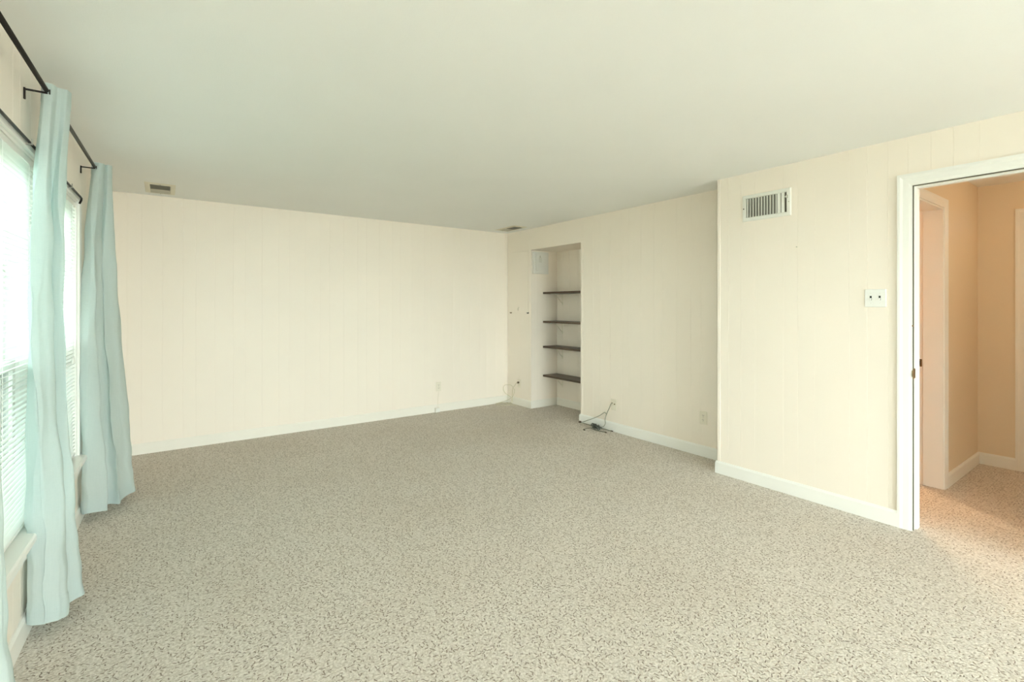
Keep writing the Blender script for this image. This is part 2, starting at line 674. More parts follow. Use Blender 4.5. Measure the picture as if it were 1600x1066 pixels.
# ------------------------------------------------------------------ doorway to the hall
def casing_prof(w=0.07, t=0.013):
    # x across the casing from the opening outwards, y out of the wall
    return [(0, 0), (w, 0), (w, t), (w * 0.82, t), (w * 0.62, t * 0.72), (w * 0.22, t * 0.60), (w * 0.10, t * 0.45), (0, t * 0.45)]


def casing(parent, frame, x0, x1, z1, w=0.07, t=0.013, z0=0.0):
    """mitred casing (two legs and a head) round an opening x0..x1, top z1; local y = out"""
    pr = casing_prof(w, t)
    for side in (0, 1):
        bm = BM()
        sg = -1 if side == 0 else 1
        e = x0 if side == 0 else x1
        lo = [bm.verts.new((e + sg * p[0], p[1], z0)) for p in pr]
        hi = [bm.verts.new((e + sg * p[0], p[1], z1 + p[0])) for p in pr]
        n = len(pr)
        for i in range(n):
            bm.faces.new((lo[i], lo[(i + 1) % n], hi[(i + 1) % n], hi[i]))
        bm.faces.new(lo)
        bm.faces.new(hi)
        obj('casing_leg', bm, 'trim', parent, frame)
    bm = BM()
    a = [bm.verts.new((x0 - p[0], p[1], z1 + p[0])) for p in pr]
    b = [bm.verts.new((x1 + p[0], p[1], z1 + p[0])) for p in pr]
    n = len(pr)
    for i in range(n):
        bm.faces.new((a[i], a[(i + 1) % n], b[(i + 1) % n], b[i]))
    bm.faces.new(a)
    bm.faces.new(b)
    obj('casing_head', bm, 'trim', parent, frame)


d1 = thing('door_1', 'white cased doorway from the room into the warm lit hall', 'doorway', F_right(XN, 0), kind='structure')
casing(d1, I4, DY0, DY1, DZ)
casing(d1, Matrix.Translation((0, -WT, 0)) @ Matrix.Scale(-1, 4, (0, 1, 0)), DY0, DY1, DZ)
for e0, e1 in ((DY0 - 0.02, DY0), (DY1, DY1 + 0.02)):
    obj('jamb', boxes((e0, e1, -WT, 0, 0, DZ + 0.02)), 'trim', d1)
obj('head_jamb', boxes((DY0, DY1, -WT, 0, DZ, DZ + 0.02)), 'trim', d1)
obj('door_stop', boxes((DY1 - 0.011, DY1, -WT + 0.012, -0.05, 0, DZ - 0.011), bev=0.001), 'trim', d1)
obj('door_stop', boxes((DY0, DY0 + 0.011, -WT + 0.012, -0.05, 0, DZ - 0.011), bev=0.001), 'trim', d1)
obj('door_stop', boxes((DY0, DY1, -WT + 0.012, -0.05, DZ - 0.011, DZ), bev=0.001), 'trim', d1)
obj('dark_strip', boxes((DY1 - 0.004, DY1, -0.016, -0.001, 0.004, DZ - 0.004), (DY0, DY1, -0.016, -0.001, DZ - 0.004, DZ)), 'strip', d1)  # thin dark strip along the front edge of the jamb
sp = obj('strike_plate', boxes((DY1 - 0.0055, DY1, -0.034, 0.0, 0.895, 0.953), (DY1 - 0.006, DY1, 0.0, 0.010, 0.905, 0.943), bev=0.0008), 'bronze', d1)
sp['label'] = 'aged brass strike plate'
obj('screw', boxes((DY1 - 0.004, DY1, -0.012, 0.0095, 1.200, 1.210), bev=0.001), 'bronze', d1)

# ------------------------------------------------------------------ hall and side room
HY = 0.995                       # hall wall facing -Y
HXE = 5.555                      # end wall
SX0, SX1 = 3.76, 4.553           # side-room opening
HT = 0.17
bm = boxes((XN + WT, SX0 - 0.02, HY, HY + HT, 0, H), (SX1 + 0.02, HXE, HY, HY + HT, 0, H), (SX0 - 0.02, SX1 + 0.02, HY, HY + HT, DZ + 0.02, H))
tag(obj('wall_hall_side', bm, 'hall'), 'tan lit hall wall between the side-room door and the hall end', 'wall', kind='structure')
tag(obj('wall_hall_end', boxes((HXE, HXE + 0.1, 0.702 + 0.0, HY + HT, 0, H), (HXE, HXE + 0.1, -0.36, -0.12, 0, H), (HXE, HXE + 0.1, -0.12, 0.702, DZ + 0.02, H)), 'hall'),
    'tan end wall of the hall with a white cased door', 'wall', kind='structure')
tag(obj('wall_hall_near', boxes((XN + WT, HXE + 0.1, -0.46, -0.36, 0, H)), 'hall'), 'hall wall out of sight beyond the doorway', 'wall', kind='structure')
# side room shell
tag(obj('wall_side_room', boxes((XN + WT, HXE + 0.1, 2.02, 2.05, 0, H), (HXE, HXE + 0.1, HY + HT, 2.05, 0, H), (XN + WT, XN + WT + 0.01, HY + HT, 2.02, 0, H)), 'dim_brown'),
    'walls of the small side room off the hall', 'wall', kind='structure')
FH = F_back(0, HY)
d2 = thing('door_2', 'white cased door opening in the hall with a brass strike plate', 'doorway', FH, kind='structure')
casing(d2, I4, -SX1, -SX0, DZ, 0.06, 0.015)
for x0, x1 in ((-SX1 - 0.02, -SX1), (-SX0, -SX0 + 0.02)):
    obj('jamb', boxes((x0, x1, -HT, 0, 0, DZ + 0.02)), 'trim', d2)
obj('head_jamb', boxes((-SX1, -SX0, -HT, 0, DZ, DZ + 0.02)), 'trim', d2)
obj('door_stop', boxes((-SX1, -SX1 + 0.012, -0.115, 0.0, 0, DZ - 0.012), bev=0.001), 'trim', d2)
obj('door_stop', boxes((-SX0 - 0.012, -SX0, -0.115, 0.0, 0, DZ - 0.012), bev=0.001), 'trim', d2)
obj('door_stop', boxes((-SX1, -SX0, -0.115, 0.0, DZ - 0.012, DZ), bev=0.001), 'trim', d2)
sp = obj('strike_plate', boxes((-SX1, -SX1 + 0.003, -0.158, -0.122, 0.872, 0.928), bev=0.0008), 'bronze', d2)
sp['label'] = 'aged brass strike plate'
obj('strike_hole', boxes((-SX1 + 0.0025, -SX1 + 0.004, -0.15, -0.13, 0.885, 0.915)), 'slot', sp)
baseboard('baseboard_hall', FH, -HXE, -SX1 - 0.06, 'white baseboard on the tan hall side wall', 'trim', m0=-1)
FE = F_right(HXE, 0)
baseboard('baseboard_hall', FE, 0.772, HY, 'white baseboard on the hall end wall', 'trim', m1=-1)
d3 = thing('door_3', 'white door in a fluted casing at the end of the hall', 'door', FE, kind='structure')
casing(d3, I4, -0.10, 0.702, DZ)
for x0, x1 in ((-0.12, -0.10), (0.682, 0.702)):
    obj('jamb', boxes((x0, x1, -0.1, 0, 0, DZ)), 'trim', d3)
leaf = obj('door_leaf', boxes((-0.10, 0.682, -0.06, -0.025, 0.012, DZ - 0.003), bev=0.002), 'trim', d3)
bm = BM()
lathe(bm, [(0.03, -0.025), (0.03, -0.021), (0.011, -0.019), (0.011, 0.015), (0.024, 0.024), (0.027, 0.036), (0.02, 0.046), (0.005, 0.049)], 20, 'y', (-0.04, 0, 0.95))
obj('door_knob', bm, 'bronze', leaf)


# lamps of the hall (both out of sight of this camera)
def globe_lamp(loc, label, watts, size):
    t = thing('ceiling_lamp', label, 'lamp', Matrix.Translation(loc), group='hall ceiling lamps')
    bm = BM()
    lathe(bm, [(0.07, 0), (0.07, -0.012), (0.05, -0.03), (0.03, -0.034)], 24)
    obj('canopy', bm, 'bronze', t)
    bm = BM()
    lathe(bm, [(0.032, -0.034), (0.07, -0.05), (0.085, -0.09), (0.07, -0.13), (0.03, -0.15), (0.004, -0.153)], 24)
    M['bulb%g' % watts] = make_emit('lit_opal_glass', (1.0, 0.62, 0.30), watts * 0.15)
    obj('globe', bm, 'bulb%g' % watts, t)
    ld = bpy.data.lights.new('bulb', 'POINT')
    ld.energy = watts
    ld.color = (1.0, 0.70, 0.42)
    ld.shadow_soft_size = size
    lo = bpy.data.objects.new('bulb', ld)
    COL.objects.link(lo)
    lo.parent = t
    lo.location = (0, 0, -0.26)
    return t


globe_lamp((5.05, 1.86, H), 'opal glass ceiling lamp in the side room off the hall', 11, 0.03)
globe_lamp((4.7, -0.02, H), 'opal glass ceiling lamp in the hall beyond the doorway', 1.2, 0.09)


# ------------------------------------------------------------------ windows
def window(name, Y0, Y1, label, screen=True):
    t = thing(name, label, 'window', LF, kind='structure')
    x0, x1 = la(Y1), la(Y0)
    # jamb liner of the recess
    obj('window_frame', boxes((x0, x0 + 0.016, -LT, 0, WZ0, WZ1), (x1 - 0.016, x1, -LT, 0, WZ0, WZ1),
                              (x0 + 0.016, x1 - 0.016, -LT, 0, WZ1 - 0.016, WZ1), (x0 + 0.016, x1 - 0.016, -LT, -0.04, WZ0, WZ0 + 0.012)), 'trim', t)
    zm = 1.07 if screen else (WZ0 + WZ1) / 2
    for (za, zb, y) in ((WZ0 + 0.012, zm + 0.02, -0.095), (zm - 0.02, WZ1 - 0.016, -0.125)):
        s = obj('sash', boxes((x0 + 0.016, x0 + 0.056, y, y + 0.028, za, zb), (x1 - 0.056, x1 - 0.016, y, y + 0.028, za, zb),
                              (x0 + 0.056, x1 - 0.056, y, y + 0.028, za, za + 0.04), (x0 + 0.056, x1 - 0.056, y, y + 0.028, zb - 0.04, zb)), 'trim', t)
        obj('pane', boxes((x0 + 0.056, x1 - 0.056, y + 0.012, y + 0.016, za + 0.04, zb - 0.04)), 'tinted' if screen else 'glass', s)
    if screen:
        obj('dimming_screen', boxes((x0 + 0.016, x1 - 0.016, -0.1405, -0.140, WZ0 + 0.012, zm)), 'screen', t)  # added dark sheet that dims daylight through the lower sash
    return t


w1 = window('window_1', AY0, AY1, 'tall white sash window nearest the camera, behind lowered blinds')
w2 = window('window_2', BY0, BY1, 'tall white sash window between the two full aqua curtains')
w4 = window('fill_window_left', CY0, CY1, 'added bare white fill window in the left wall beside the viewer', False)  # added out of view to light the room from the side
obj('window_sill', boxes((la(CY1) - 0.05, la(CY0) + 0.05, -0.045, 0.04, WZ0 - 0.026, WZ0 + 0.004), bev=0.005), 'trim', w4)
# casing, stool and apron of the pair belong to the first window
x0, x1 = la(BY1), la(AY0)
for n_, b_ in (('casing_leg', (x0 - 0.06, x0 + 0.004, 0, 0.014, WZ0 - 0.03, WZ1 + 0.03)),
               ('casing_head', (x0 + 0.004, x1 - 0.004, 0, 0.014, WZ1 - 0.004, WZ1 + 0.03))):
    obj(n_, boxes(b_, bev=0.002), 'trim', w2 if n_ == 'casing_leg' else w1)
obj('casing_leg', boxes((x1 - 0.004, x1 + 0.06, 0, 0.014, WZ0 - 0.03, WZ1 + 0.03), bev=0.002), 'trim', w1)
obj('mullion_casing', boxes((la(BY0) - 0.003, la(AY1) + 0.003, 0, 0.012, WZ0, WZ1 - 0.004), bev=0.002), 'trim', w1)
obj('window_sill', boxes((x0 - 0.075, x1 + 0.075, -0.045, 0.048, WZ0 - 0.028, WZ0 + 0.004), bev=0.006), 'trim', w1)
obj('apron', boxes((x0 - 0.06, x1 + 0.06, 0, 0.016, WZ0 - 0.098, WZ0 - 0.030), bev=0.003), 'trim', w1)


def blind(Y0, Y1, label, tassel_at):
    t = thing('window_blind', label, 'blind', LF, group='white blinds in the window wall')
    x0, x1 = la(Y1) + 0.019, la(Y0) - 0.019
    yc = -0.016
    obj('headrail', boxes((x0, x1, yc - 0.014, yc + 0.014, WZ1 - 0.046, WZ1 - 0.018), bev=0.002), 'white', t)
    obj('bottom_rail', boxes((x0, x1, yc - 0.012, yc + 0.012, WZ0 + 0.014, WZ0 + 0.028), bev=0.003), 'white', t)
    ang = math.radians(17)
    bm = BM()
    prof = []
    for k in range(5):
        s = (k / 4 - 0.5) * 0.0245
        arch = 0.0022 * (1 - (2 * k / 4 - 1) ** 2)
        prof.append((s * math.cos(ang) - arch * math.sin(ang), s * math.sin(ang) + arch * math.cos(ang)))
    va = [bm.verts.new((x0, p[0], p[1])) for p in prof]
    vb = [bm.verts.new((x1, p[0], p[1])) for p in prof]
    for i in range(4):
        bm.faces.new((va[i], vb[i], vb[i + 1], va[i + 1])).smooth = True
    me = mesh_of('slat', bm, 'slat')
    z = WZ0 + 0.045
    while z < WZ1 - 0.055:
        obj('slat', me, 'slat', t, Matrix.Translation((0, yc, z)))
        z += 0.0212
    for fx in (0.12, 0.5, 0.88):
        xx = x0 + (x1 - x0) * fx
        bm = BM()
        for yy in (-0.0135, 0.0135):
            box(bm, xx - 0.0007, xx + 0.0007, yc + yy - 0.0006, yc + yy + 0.0006, WZ0 + 0.028, WZ1 - 0.046)
        obj('ladder_cord', bm, 'white', t)
    bm = BM()
    xx = la(tassel_at)
    tube(bm, [(xx, yc + 0.018, WZ1 - 0.04), (xx, yc + 0.02, 1.3), (xx, yc + 0.02, 1.03)], 0.0012, 6)
    c = obj('pull_cord', bm, 'white', t)
    bm = BM()
    lathe(bm, [(0.003, 0.04), (0.005, 0.03), (0.011, 0.002), (0.010, 0.0)], 12, 'z', (xx, yc + 0.02, 0.99))
    obj('tassel', bm, 'box', c)
    return t


blind(AY0, AY1, 'white slatted blind with narrow slats in the nearest window', 2.86)
blind(BY0, BY1, 'white slatted blind with a hanging tassel in the window between the curtains', 3.74)

# slim sash rod across the window heads
t = thing('sash_rod', 'slim grey sash rod with bent ends across the window heads', 'rod', LF)
bm = BM()
path = [(la(BY1) + 0.015, 0.014, WZ1 - 0.02), (la(BY1) + 0.013, 0.022, WZ1 + 0.002), (la(BY1) + 0.022, 0.024, WZ1 + 0.012), (la(BY1) + 0.06, 0.024, WZ1 + 0.014),
        (la(AY0) - 0.06, 0.024, WZ1 + 0.014), (la(AY0) - 0.022, 0.024, WZ1 + 0.012), (la(AY0) - 0.013, 0.014, WZ1 + 0.008)]
tube(bm, path, 0.0055, 8)
obj('rod', bm, 'iron', t)
for Y in (2.66, 3.5):
    obj('hook', boxes((la(Y) - 0.004, la(Y) + 0.004, 0.0141, 0.033, WZ1 + 0.003, WZ1 + 0.008), (la(Y) - 0.004, la(Y) + 0.004, 0.0305, 0.034, WZ1 + 0.003, WZ1 + 0.026)), 'steel', t)

# main curtain rod and brackets
RZ, RB = 2.2, 0.066
t = thing('curtain_rod', 'long dark metal curtain rod close under the ceiling', 'curtain rod', LF)
bm = BM()
tube(bm, [(la(4.10), RB, RZ), (la(1.80), RB, RZ)], 0.0085, 12)
obj('rod', bm, 'iron', t)
for Y, s in ((4.10, -1), (1.80, 1)):
    bm = BM()
    lathe(bm, [(0.0085, 0), (0.013, 0.003 * s), (0.016, 0.012 * s), (0.012, 0.022 * s), (0.003, 0.026 * s)], 14, 'x', (la(Y), RB, RZ))
    obj('finial', bm, 'iron', t)
for Y in (1.92, 2.70, 4.00):
    obj('bracket', boxes((la(Y) - 0.005, la(Y) + 0.005, 0.0002, 0.006, RZ - 0.052, RZ - 0.006),
                         (la(Y) - 0.0035, la(Y) + 0.0035, 0.003, RB + 0.004, RZ - 0.0155, RZ - 0.0088),
                         (la(Y) - 0.0035, la(Y) + 0.0035, RB + 0.0095, RB + 0.0125, RZ - 0.0155, RZ + 0.004), bev=0.0006), 'iron', t)


# ------------------------------------------------------------------ curtains
def smooth(t):
    return t * t * (3 - 2 * t)


def curtain(label, keys, seed, pleats=4.0, zt=2.232, zb=0.035, hemlift=None):
    """keys: [(z, [(Y, b), ...]), ...] from top to bottom: plan sections of the hanging cloth"""
    rnd = random.Random(seed)
    per = 14
    npt = len(keys[0][1])
    def section(sec):              # half-way between a soft curve and pressed creases
        P = [Vector((p[0], p[1], 0)) for p in sec]
        lin = [P[i].lerp(P[i + 1], k / per) for i in range(len(P) - 1) for k in range(per)] + [P[-1]]
        return [a.lerp(b, 0.5) for a, b in zip(catmull(P, per), lin)]

    dense = [(z, section(sec)) for z, sec in keys]
    ns = len(dense[0][1])
    ph = [rnd.uniform(0, 6.28) for _ in range(12)]

    def pt(i, z):
        if z >= dense[0][0]:
            v = dense[0][1][i].copy()
        elif z <= dense[-1][0]:
            v = dense[-1][1][i].copy()
        else:
            for (za, A), (zc, Bq) in zip(dense, dense[1:]):
                if zc <= z <= za:
                    v = A[i].lerp(Bq[i], smooth((za - z) / (za - zc)) * 0.6 + 0.4 * (za - z) / (za - zc))
                    break
        s = i / (ns - 1)
        dn = max(0.0, min(1.0, (2.1 - z) / 0.5))
        wob = 0.0035 * math.sin(5.1 * z + 9 * s + ph[0]) + 0.0028 * math.sin(11 * z - 21 * s + ph[1]) + 0.0018 * math.sin(23 * z + 33 * s + ph[2])
        wob2 = 0.004 * math.sin(3.7 * z + 14 * s + ph[3]) + 0.002 * math.sin(17 * z - 12 * s + ph[4])
        low = max(0.0, 1 - z / 0.9)
        wob += low * 0.003 * math.sin(42 * z + 8 * s + ph[5])
        pl = math.sin(2 * PI * (pleats * s + 0.32 * z) + ph[8])
        wob += 0.014 * dn * (abs(pl) ** 0.6) * (1 if pl > 0 else -1) * min(1.0, 4 * s, 4 * (1 - s))
        return (v.x + wob2 * dn, max(0.016 if z < 0.45 else 0.008, v.y + wob * dn))

    def sheet(za, zc, n, off=0.0, lift=True):
        bm = BM()
        rows = []
        for r in range(n + 1):
            z0 = za + (zc - za) * r / n
            row = []
            for i in range(ns):
                s = i / (ns - 1)
                z = z0
                if lift and z0 < 0.25:
                    z = z0 + (0.25 - z0) / 0.25 * (0.010 * math.sin(9 * s + ph[6]) + 0.006 * math.sin(23 * s + ph[7]) + (hemlift(s) if hemlift else 0))
                Y, b = pt(i, z0)
                if off:
                    Ya, ba = pt(max(i - 1, 0), z0)
                    Yc, bc = pt(min(i + 1, ns - 1), z0)
                    tx, ty = Yc - Ya, bc - ba
                    ln = math.hypot(tx, ty) or 1
                    Y += -ty / ln * off
                    b += tx / ln * off
                row.append(bm.verts.new((la(Y), b, z)))
            rows.append(row)
        for a, b2 in zip(rows, rows[1:]):
            for i in range(ns - 1):
                bm.faces.new((a[i], a[i + 1], b2[i + 1], b2[i])).smooth = True
        return bm

    t = thing('curtain', label, 'curtain', LF, group='aqua curtains on the dark rod')
    obj('cloth', sheet(zt, zb, 110), 'cloth', t)
    obj('hem', sheet(zb + 0.085, zb, 5, 0.0014), 'cloth', t)
    obj('hem', sheet(zb + 0.085, zb, 5, -0.0014), 'cloth', t)
    obj('rod_pocket', sheet(zt, zt - 0.075, 4, 0.0014, False), 'cloth', t)
    return t


curtain('aqua linen curtain hanging between the two windows, full length in view', [
    (2.23, [(2.785, 0.050), (2.730, 0.048), (2.707, 0.060), (2.710, 0.082), (2.740, 0.092), (2.745, 0.104), (2.750, 0.122), (2.785, 0.130), (2.835, 0.112), (2.850, 0.080), (2.815, 0.055)]),
    (1.75, [(2.780, 0.024), (2.695, 0.024), (2.662, 0.042), (2.668, 0.069), (2.740, 0.066), (2.750, 0.079), (2.720, 0.094), (2.750, 0.116), (2.830, 0.106), (2.855, 0.074), (2.820, 0.039)]),
    (1.20, [(2.800, 0.012), (2.685, 0.012), (2.645, 0.030), (2.652, 0.068), (2.700, 0.076), (2.750, 0.070), (2.740, 0.088), (2.740, 0.102), (2.820, 0.102), (2.855, 0.065), (2.820, 0.030)]),
    (0.85, [(2.800, 0.012), (2.685, 0.012), (2.642, 0.032), (2.645, 0.076), (2.690, 0.088), (2.750, 0.082), (2.740, 0.098), (2.750, 0.114), (2.830, 0.112), (2.865, 0.070), (2.830, 0.030)]),
    (0.45, [(2.790, 0.012), (2.690, 0.012), (2.645, 0.028), (2.640, 0.083), (2.665, 0.116), (2.740, 0.100), (2.740, 0.116), (2.770, 0.134), (2.845, 0.130), (2.875, 0.078), (2.840, 0.033)]),
    (0.03, [(2.785, 0.012), (2.705, 0.012), (2.657, 0.024), (2.640, 0.073), (2.647, 0.124), (2.715, 0.116), (2.755, 0.126), (2.805, 0.146), (2.860, 0.138), (2.885, 0.083), (2.850, 0.038)]),
], 3, zb=0.055)
curtain('aqua linen curtain nearest the far corner, flaring out at its hem', [
    (2.23, [(4.09, .048), (4.050, .048), (4.025, .060), (4.022, .085), (4.035, .105), (4.060, .112), (4.050, .128), (4.070, .145), (4.110, .138), (4.135, .105), (4.110, .060)]),
    (1.75, [(4.04, .024), (3.960, .024), (3.930, .050), (3.940, .085), (4.000, .088), (4.030, .100), (4.010, .120), (4.050, .150), (4.130, .155), (4.165, .115), (4.120, .060)]),
    (1.20, [(4.00, .012), (3.900, .014), (3.872, .045), (3.900, .085), (3.985, .080), (4.020, .105), (3.990, .130), (4.050, .165), (4.140, .180), (4.190, .130), (4.140, .060)]),
    (0.70, [(3.99, .012), (3.890, .014), (3.865, .050), (3.890, .100), (3.975, .095), (4.030, .115), (4.000, .150), (4.060, .185), (4.150, .205), (4.200, .150), (4.150, .070)]),
    (0.35, [(3.98, .016), (3.895, .016), (3.870, .055), (3.895, .115), (3.980, .108), (4.035, .125), (4.010, .165), (4.080, .205), (4.165, .228), (4.215, .165), (4.160, .080)]),
    (0.03, [(3.98, .016), (3.905, .018), (3.880, .060), (3.905, .128), (3.985, .115), (4.040, .130), (4.020, .175), (4.095, .218), (4.180, .246), (4.235, .180), (4.180, .090)]),
], 5, zb=0.05)
curtain('aqua linen curtain cut off by the lower left edge of the photograph', [
    (2.23, [(1.86, .048), (1.82, .050), (1.80, .080), (1.82, .11), (1.84, .09), (1.86, .11), (1.89, .10), (1.89, .07), (1.87, .05)]),
    (1.20, [(1.84, .02), (1.80, .03), (1.78, .08), (1.81, .11), (1.84, .08), (1.87, .10), (1.92, .075), (1.94, .045), (1.90, .03)]),
    (0.60, [(1.86, .02), (1.82, .03), (1.80, .08), (1.84, .11), (1.88, .08), (1.93, .10), (2.02, .075), (2.075, .045), (2.03, .03)]),
    (0.03, [(1.90, .02), (1.84, .03), (1.82, .09), (1.88, .13), (1.94, .10), (2.02, .11), (2.14, .085), (2.21, .05), (2.15, .03)]),
], 9)

# ------------------------------------------------------------------ added wide window behind the viewer, for fill light
t = thing('fill_window_rear', 'added wide white fill window behind the viewer', 'window', Matrix.Translation((0, YR, 0)), kind='structure')
obj('window_frame', boxes((PX0, PX0 + 0.05, -0.13, 0.012, PZ0, PZ1), (PX1 - 0.05, PX1, -0.13, 0.012, PZ0, PZ1), (PX0 + 0.05, PX1 - 0.05, -0.13, 0.012, PZ0, PZ0 + 0.05),
                          (PX0 + 0.05, PX1 - 0.05, -0.13, 0.012, PZ1 - 0.05, PZ1), (1.675, 1.725, -0.10, -0.02, PZ0 + 0.05, PZ1 - 0.05)), 'trim', t)
for a, b in ((PX0 + 0.05, 1.675), (1.725, PX1 - 0.05)):
    obj('pane', boxes((a, b, -0.066, -0.060, PZ0 + 0.05, PZ1 - 0.05)), 'glass', t)

# ------------------------------------------------------------------ hatch beside the niche
t = thing('wall_hatch', 'flush cream hatch door with two dark hinges left of the shelf niche', 'hatch', F_right(XF, HY0, HZ0))
hw, hh = HY1 - HY0, HZ1 - HZ0
obj('door_panel', boxes((0.003, hw - 0.003, -PT, 0.0045, 0.003, hh - 0.004), bev=0.0015), 'wall', t)
for x in (0.012, hw - 0.022):
    bm = BM()
    tube(bm, [(x - 0.022, 0.004, 0.0), (x + 0.022, 0.004, 0.0)], 0.0042, 8)
    box(bm, x - 0.018, x + 0.018, 0.0005, 0.0035, -0.010, 0.010, 0.0008)
    obj('hinge', bm, 'bronze' if x > 0.1 else 'iron', t)
bm = BM()
tube(bm, catmull([(0.205, 0.002, 0.07), (0.203, 0.016, 0.062), (0.204, 0.019, 0.04), (0.206, 0.012, 0.030)], 5), 0.004, 8)
lathe(bm, [(0.008, 0.0016), (0.007, 0.004), (0.003, 0.005)], 10, 'y', (0.205, 0, 0.072))
obj('pull_hook', bm, 'ventg', t)

# ------------------------------------------------------------------ niche shelves
SHX0, SHX1 = 4.040, NXB - 0.001
names = ['topmost', 'second from the top', 'third from the top', 'lowest']
for nm, z in zip(names, (1.493, 1.114, 0.786, 0.407)):
    th = 0.024
    o = obj('shelf_board', boxes((NY0 + 0.002, NY1 - 0.002, 0.0, SHX1 - SHX0, -th / 2, th / 2), bev=0.0015), 'wood', None,
            Matrix.Translation((SHX1, 0, z)) @ rotz(PI / 2))
    tag(o, 'dark brown wooden shelf board in the wall niche, %s' % nm, 'shelf', 'dark shelves in the niche')
    for Y in (4.20, 4.785):
        b = thing('shelf_bracket', 'white curved metal bracket under the %s dark shelf, %s end' % (nm, 'inner left' if Y > 4.5 else 'right'), 'bracket',
                  F_right(NXB, Y, z - th / 2), group='white shelf brackets')
        obj('shelf_arm', boxes((-0.011, 0.011, 0.0003, 0.195, -0.0035, -0.0004), (-0.011, 0.011, 0.190, 0.2, -0.012, -0.0004), bev=0.0006), 'white', b)
        obj('wall_arm', boxes((-0.011, 0.011, 0.0003, 0.0035, -0.15, -0.0036), bev=0.0006), 'cream', b)
        bm = BM()
        tube(bm, catmull([(0, 0.004, -0.125), (0, 0.035, -0.10), (0, 0.09, -0.045), (0, 0.15, -0.006)], 6), 0.0045, 6)
        obj('brace', bm, 'cream', b)

# alarm box on the niche side wall
t = thing('alarm_box', 'pale grey plastic alarm box high on the niche side wall', 'box', F_back(3.985, NY1, 1.742))
bm = BM()
pr = [(-0.128, 0.0), (0.122, 0.0), (0.122, 0.030), (0.110, 0.040), (-0.10, 0.044), (-0.122, 0.034), (-0.130, 0.015)]
prism_z(bm, pr, 0.0, 0.282)
obj('cover', bm, 'box', t)
obj('front_panel', boxes((-0.085, 0.085, 0.0405, 0.047, 0.03, 0.25), bev=0.003), 'box', t)
for k in range(4):
    obj('grille_slot', boxes((0.0, 0.05, 0.0465, 0.0475, 0.15 + k * 0.016, 0.155 + k * 0.016)), 'ventg', t)
obj('knockout', boxes((0.02, 0.035, 0.0465, 0.0485, 0.205, 0.232), bev=0.0008), 'ventg', t)


# ------------------------------------------------------------------ vents
def wall_register():
    t = thing('air_vent', 'white louvred air vent with vertical blades high on the wall', 'vent', F_right(XN, 1.766, 2.055))
    W, Hh, w, h = 0.174, 0.098, 0.146, 0.071     # half sizes
    bm = BM()
    prof = [(0, 0.0), (0.0, 0.004), (0.004, 0.009), (0.024, 0.011), (0.028, 0.008), (0.028, 0.0)]
    cs = [(-1, -1), (1, -1), (1, 1), (-1, 1)]
    rings = []
    for sx, sz in cs:
        rings.append([bm.verts.new((sx * (W - p[0]), p[1], sz * (Hh - p[0]))) for p in prof])
    for i in range(4):
        a, b = rings[i], rings[(i + 1) % 4]
        for k in range(len(prof)):
            j = (k + 1) % len(prof)
            bm.faces.new((a[k], a[j], b[j], b[k]))
    obj('frame', bm, 'vent', t)
    obj('duct', boxes((-w, w, 0.0002, 0.0010, -h, h)), 'ventd', t)
    n = 13
    me = None
    for k in range(n):
        # local +x is the far (left in view) side; a gap is left at the near end
        x = w - 0.012 - k * 0.0208
        ang = math.radians(-38 if k < 11 else (-62 if k == 11 else -70))
        if k == 12:
            x -= 0.006
        bm = BM()
        box(bm, -0.0105, 0.0105, -0.0008, 0.0008, -h + 0.001, h - 0.001)
        if me is None:
            me = mesh_of('blade', bm, 'vent')
        else:
            bm.free()
        obj('blade', me, 'vent', t, Matrix.Translation((x, 0.0078, 0)) @ rotz(ang if k < 11 else math.radians(8)))
    bm = boxes((-w - 0.004, -w + 0.016, 0.008, 0.014, 0.034, 0.039), (-w - 0.004, -w, 0.008, 0.020, 0.030, 0.043), bev=0.0008)
    obj('lever', bm, 'vent', t)
    obj('lever_slot', boxes((-w - 0.010, -w + 0.004, 0.0112, 0.0118, 0.026, 0.048)), 'ventg', t)
    for x, z in ((W - 0.012, -0.002), (-W + 0.012, 0.0)):
        bm = BM()
        lathe(bm, [(0.0045, 0.008), (0.0045, 0.0118), (0.002, 0.0128)], 12, 'y', (x, 0, z))
        obj('screw', bm, 'ventg' if x < 0 else 'iron', t)


wall_register()


